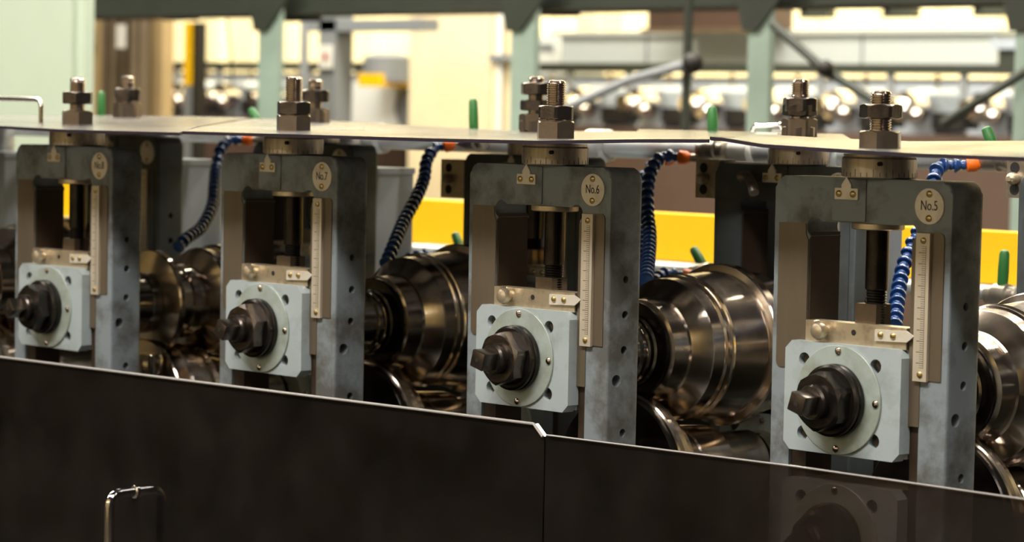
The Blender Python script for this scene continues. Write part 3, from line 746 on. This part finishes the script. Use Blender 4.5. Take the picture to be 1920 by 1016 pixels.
obj('curtain_cloth', b, M_brown, t, angle=2)
obj('curtain_rail', mbox((p.x-t.location.x, -.02, 3.6), (q.x-t.location.x, .02, 3.64)), M_gframe, t)
for px, py, lb in ((167, 62, 'small white notice hanging beside the mint cabinet'), (226, 68, 'small pale notice pinned on the brown curtain')):
    Yc = Y-.012 if px < 200 else Y-.105
    t = group_root('notice_card', px, Yc, at(px, py, Yc).z-.06, lb, 'notice')
    o = t.location; p, q = at(px-8, py-22, Yc), at(px+8, py+22, Yc)
    obj('card', mbox((p.x-o.x, 0, q.z-o.z), (q.x-o.x, .004, p.z-o.z)), M_white, t)
# cream column with conduit
Y = 5.0; t = group_root('cream_column', 840, Y, -1.0, 'broad cream painted column with a conduit behind No.7 and No.6', 'column')
p, q = at(768, 100, Y), at(922, 100, Y); ox = t.location.x
obj('column_shaft', mbox((p.x-ox, 0, 0), (q.x-ox, .05, 4.5)), M_cream, t, bevel=.01)
p, q = at(922, 100, Y), at(948, 100, Y)
obj('column_edge', mbox((p.x-ox, .03, 0), (q.x-ox, .06, 4.5)), M_cream, t, bevel=.006)
for px, r in ((930, .014), (938, .009)):
    p = at(px, 100, Y); b = B(); tube(b, [(p.x-ox, .0, 0), (p.x-ox, .0, 4.5)], r, 12); obj('conduit', b, M_cream if r > .01 else M_lgrey, t)
p = at(935, 108, Y); obj('conduit_clip', mbox((p.x-ox-.03, -.025, p.z+1-.012), (p.x-ox+.05, .02, p.z+1+.012)), M_gframe, t, bevel=.002)
# pale green posts of the overhead frame
for (a, c, Y, lb) in ((484, 522, 3.2, 'pale green post between the No.8 and No.7 studs, dark gusset on top'), (958, 1002, 3.2, 'pale green post just right of the cream column'),
                      (1402, 1442, 3.2, 'pale green post left of the rear stud by No.5'), (1903, 1945, 3.2, 'pale green post at the right edge of the photo')):
    t = group_root('frame_post', (a+c)/2, Y, -1.0, lb, 'post', 'pale green frame posts'); o = t.location
    p, q = at(a, 100, Y), at(c, 100, Y)
    obj('post', mbox((p.x-o.x, 0, 0), (q.x-o.x, .02, 3.0)), M_post, t, bevel=.004)
    zt = at((a+c)/2, 58, Y).z+1
    g = B(); wpx = (q.x-p.x)
    prism(g, [(p.x-o.x-.01, zt), (p.x-o.x+wpx*.5, zt), (p.x-o.x+wpx+.10, zt+.14), (p.x-o.x-.05, zt+.14)], -.012, -.002); obj('gusset_plate', g, M_dgreen, t)
    obj('base_flange', mbox((p.x-o.x-.04, -.04, 0), (q.x-o.x+.04, .11, .015)), M_post, t)
# overhead beam along the top
t = empty('overhead_beam', (0, 3.3, 1.0), 'dark green overhead beam across the top of the photo', 'beam'); o = t.location
zb = at(1700, 7, 3.24).z
z2 = at(600, 22, 3.3).z
obj('beam_web', mbox((-9, 0, zb-o.z+.012), (2, .12, zb+.5-o.z)), M_dgreen, t, bevel=.004)
obj('beam_flange', mbox((-9, -.06, zb-o.z), (2, .18, zb-o.z+.012)), M_dgreen, t, bevel=.002)
for a, c, py in ((305, 345, 38), (522, 575, 40), (575, 765, 20), (1010, 1060, 30)):
    p, q = at(a, py, 3.4), at(c, py, 3.4); b = mbox((p.x-o.x, .1, p.z-o.z), (q.x-o.x, .16, zb+.1-o.z)); obj('haunch_plate', b, M_dgreen, t)
# brown crane box, light long enclosure
Y = 7.2
def bgbox(name, px0, py0, px1, py1, Y, dep, m, lb, cat, extra=None):
    a = at(px0, py0, Y); c = at(px1, py1, Y)
    t = empty(name, ((a.x+c.x)/2, Y, min(a.z, c.z)), lb, cat); o = t.location
    obj(name.split('_')[-1]+'_body', mbox((a.x-o.x, 0, c.z-o.z), (c.x-o.x, dep, a.z-o.z)), m, t, bevel=.01)
    return t, a, c, o
t, a, c, o = bgbox('hoist_box', 1215, 8, 1398, 52, 6.6, .3, M_dbrown, 'dark brown hoist box high between two pale green posts', 'hoist')
obj('box_rim', mbox((a.x-o.x-.02, -.02, c.z-o.z-.02), (c.x-o.x+.02, .0, c.z-o.z)), M_brown, t)
t, a, c, o = bgbox('light_enclosure', 1052, 68, 1868, 124, 6.9, .5, M_encl, 'long light grey machine enclosure in the background at the right', 'enclosure')
for f in (.22, .47, .72): x = (a.x+(c.x-a.x)*f)-o.x; obj('panel_seam', mbox((x, -.004, c.z-o.z), (x+.012, 0, a.z-o.z)), M_gframe, t)
obj('enclosure_lid', mbox((a.x-o.x-.03, -.03, a.z-o.z), (c.x-o.x+.03, .5, a.z-o.z+.02)), M_encl, t)
t, a, c, o = bgbox('green_cabinet', 1872, 92, 1990, 135, 6.3, .3, M_dgreen, 'dark green cabinet with a bluish top at the right edge, background', 'cabinet')
obj('cabinet_top', mbox((a.x-o.x-.02, -.02, a.z-o.z), (c.x-o.x, .3, a.z-o.z+.04)), M_box, t)
t, a, c, o = bgbox('grey_cabinet', 962, 68, 1040, 540, 7.0, .3, M_lgrey, 'small light grey cabinet just right of a pale green post, background', 'cabinet')
obj('cabinet_slot', mbox((a.x-o.x+.12, -.01, a.z-o.z-.07), (a.x-o.x+.28, 0, a.z-o.z-.035)), M_gframe, t)
t, a, c, o = bgbox('cream_pillar', 1083, 10, 1106, 560, 7.6, .2, M_cream, 'narrow cream pillar on the far wall right of a green post', 'pillar')
t, a, c, o = bgbox('grey_housing', 640, 152, 762, 240, 5.4, .4, M_lgrey, 'light grey machine housing left of the cream column', 'housing')
b = B(); cyl(b, ((a.x+c.x)/2-o.x+.25, -.001, .08), .09, .02, '-y', 28); obj('housing_port', b, M_gframe, t)
t, a, c, o = bgbox('yellow_hopper', 672, 138, 712, 162, 5.2, .2, M_yellow, 'small yellow tray on the grey housing left of the cream column', 'tray')
b = B(); lathe(b, [(.02, .10), (.12, .10), (.14, .05)], (.0, .1, 0), 'z', 20); obj('tray_hub', b, M_gframe, t)
# grey portal frame
Y = 4.2; t = group_root('grey_portal_frame', 610, Y, -1.0, 'dark grey steel portal frame left of the cream column', 'frame'); o = t.location
p, q = at(598, 100, Y), at(629, 100, Y); zt = at(610, 20, Y).z+1
obj('frame_post', mbox((p.x-o.x, 0, 0), (q.x-o.x, .08, zt)), M_gframe, t, bevel=.006)
p2, q2 = at(575, 38, Y), at(790, 57, Y); obj('frame_beam', mbox((p2.x-o.x, .0, q2.z+1), (q2.x-o.x, .08, p2.z+1)), M_gframe, t, bevel=.004)
p, q = at(590, 84, Y-.03), at(612, 128, Y-.03)
tl = obj('warning_label', mbox((p.x-o.x, -.008, q.z+1), (q.x-o.x, -.001, p.z+1)), M_white, t)
b = B(); cyl(b, ((p.x+q.x)/2-o.x, -.008, (p.z+q.z)/2+1), .012, .002, '-y', 16); obj('red_mark', b, M_red, tl)
t = group_root('dark_pipe', 566, 4.4, -1.0, 'thin dark vertical pipe beside the grey portal frame', 'pipe'); o = t.location
b = B(); tube(b, [(0, 0, 0), (0, 0, 3)], .016, 10); obj('pipe', b, M_gframe, t)
Y = 4.6; t = group_root('yellow_post', 352, Y, -1.0, 'yellow post with a dark edge in the left background', 'post'); o = t.location
p, q = at(345, 100, Y), at(357, 100, Y); zt = at(352, 42, Y).z+1; zl_ = at(352, 160, Y).z+1
obj('post_upper', mbox((p.x-o.x, 0, zl_), (q.x-o.x, .07, zt)), M_yellow, t, bevel=.004)
q3 = at(364, 100, Y); obj('post_edge', mbox((q.x-o.x, .01, 0), (q3.x-o.x, .06, zt)), M_dark, t)
obj('post_foot', mbox((p.x-o.x, 0, 0), (q.x-o.x, .07, zl_)), M_gframe, t)
# thin rods and joints
def rod(name, P, r, m, lb, cat='rod', joint=None):
    Q = [at(*p) for p in P]; t = empty(name, Q[0], lb, cat); b = B(); tube(b, [q-t.location for q in Q], r, 10); obj('rod', b, m, t)
    if joint:
        j = at(*joint[:3]); b = B(); bmesh.ops.create_icosphere(b, subdivisions=2, radius=joint[3]); bmesh.ops.translate(b, verts=b.verts, vec=j-t.location); obj('rod_joint', b, M_dark, t)
rod('hanging_rod', [(1293, -30, 3.0), (1284, 262, 3.0)], .012, M_dgreen, 'thin dark vertical rod hanging in front of the light enclosure', joint=(1299, 118, 2.96, .028))
rod('brace_rod', [(1298, 118, 2.96), (1180, 150, 2.96), (1066, 200, 2.9)], .012, M_gframe, 'grey slanting rod running down left from the black joint')
rod('brace_rod', [(1448, 45, 3.1), (1545, 130, 3.1), (1650, 196, 3.1)], .012, M_dgreen, 'dark slanting brace right of the pale green post by No.5', joint=(1548, 128, 3.08, .022))
rod('brace_rod', [(1945, 120, 3.2), (1850, 180, 3.1), (1770, 232, 3.1)], .012, M_dgreen, 'dark slanting brace at the right edge above the sheets')
rod('cable', [(430, -20, 4.4), (426, 40, 4.4), (434, 100, 4.4), (436, 150, 4.4)], .004, M_dark, 'thin dark cable hanging in the left background', 'cable')
t, a, c, o = bgbox('wall_bracket', 1512, -14, 1546, 28, 7.6, .1, M_dark, 'x', 'bracket')
bpy.data.objects.remove([k for k in t.children][0])
bpy.data.objects.remove(t)
for px, py, lb in ((1508, 26, 'small dark bracket on the far wall, leftmost of three'), (1664, 25, 'small dark bracket on the far wall, middle of three'), (1834, 22, 'small dark bracket on the far wall, rightmost of three')):
    p = at(px, py, 7.8); t = empty('wall_bracket', p, lb, 'bracket', 'brackets on the far wall')
    obj('hanger', mbox((-.03, 0, 0), (.01, .06, .30)), M_dark, t); obj('shelf_arm', mbox((-.03, 0, -.02), (.14, .06, .025)), M_dgreen, t)
# ------------------------------------------------------------------ second roll-forming line far behind
Y2 = 6.0
zr = at(1200, 129, Y2).z
t = empty('guard_rail', (-5, Y2, -1.0), 'long dark horizontal rail above the far machine line', 'rail')
obj('rail', mbox((-9, -.2, 1+zr-.018), (4, -.16, 1+zr+.018)), M_dgreen, t)
k = 0; xx = -5.6
while xx < 2.6:
    obj('rail_hanger', mbox((xx, -.19, 1+zr-.10), (xx+.02, -.165, 1+zr-.01)), M_gframe, t); xx += .33
zb0 = at(1200, 238, Y2).z
t = empty('far_machine_bed', (-5, Y2, -1.0), 'dark brown bed of the far machine line under its rollers', 'machine base')
obj('bed', mbox((-9, -.25, .0), (4, .6, 1+zb0)), M_dbrown, t, bevel=.01)
t = empty('back_board', (-5, Y2+.62, -1.0), 'grey board behind the far machine line rollers', 'board')
obj('board', mbox((-9, 0, .0), (4, .05, 1+zr-.03)), M_box, t); obj('board_cap', mbox((-9, -.01, 1+zr-.03), (4, .06, 1+zr-.02)), M_dgreen, t)
far = empty('far_roll_unit', (0, 0, 0), 'x', 'machine unit')
h_ = zr-zb0
obj('housing', mbox((-.075, -.10, 0), (.055, .10, h_*.62)), M_box, far, bevel=.01)
obj('housing_cap', mbox((-.05, -.07, h_*.62), (.03, .07, h_*.72)), M_lgrey, far, bevel=.006)
b = B(); cyl(b, (-.01, 0, h_*.72), .010, h_*.2, 'z', 12); obj('stud', b, M_chrome, far)
b = B(); lathe(b, [(-.30, .03), (-.22, .03), (-.215, .055), (-.15, .06), (-.145, .035), (-.1, .035)], (.01, 0, h_*.42), 'y', 24); obj('roller', b, M_chrome, far)
b = B(); bmesh.ops.create_icosphere(b, subdivisions=3, radius=.022); bmesh.ops.translate(b, verts=b.verts, vec=(.10, -.26, h_*.30)); obj('ball_knob', b, M_chrome, far)
b = B(); bmesh.ops.create_icosphere(b, subdivisions=3, radius=.018); bmesh.ops.translate(b, verts=b.verts, vec=(.06, -.28, h_*.38)); obj('ball_knob', b, M_chrome, far)
obj('dark_gap_block', mbox((.06, -.12, .02), (.20, .10, h_*.34)), M_dark, far, bevel=.006)
first = True; xx = -11.6; names = 0
while xx < -4.0:
    u = far if first else copy_tree(far); first = False
    u.location = (xx, Y2, zb0)
    tag(u, 'blurred grey and chrome roller unit in the far machine line', 'machine unit', 'roller units of the far machine line')
    xx += .335
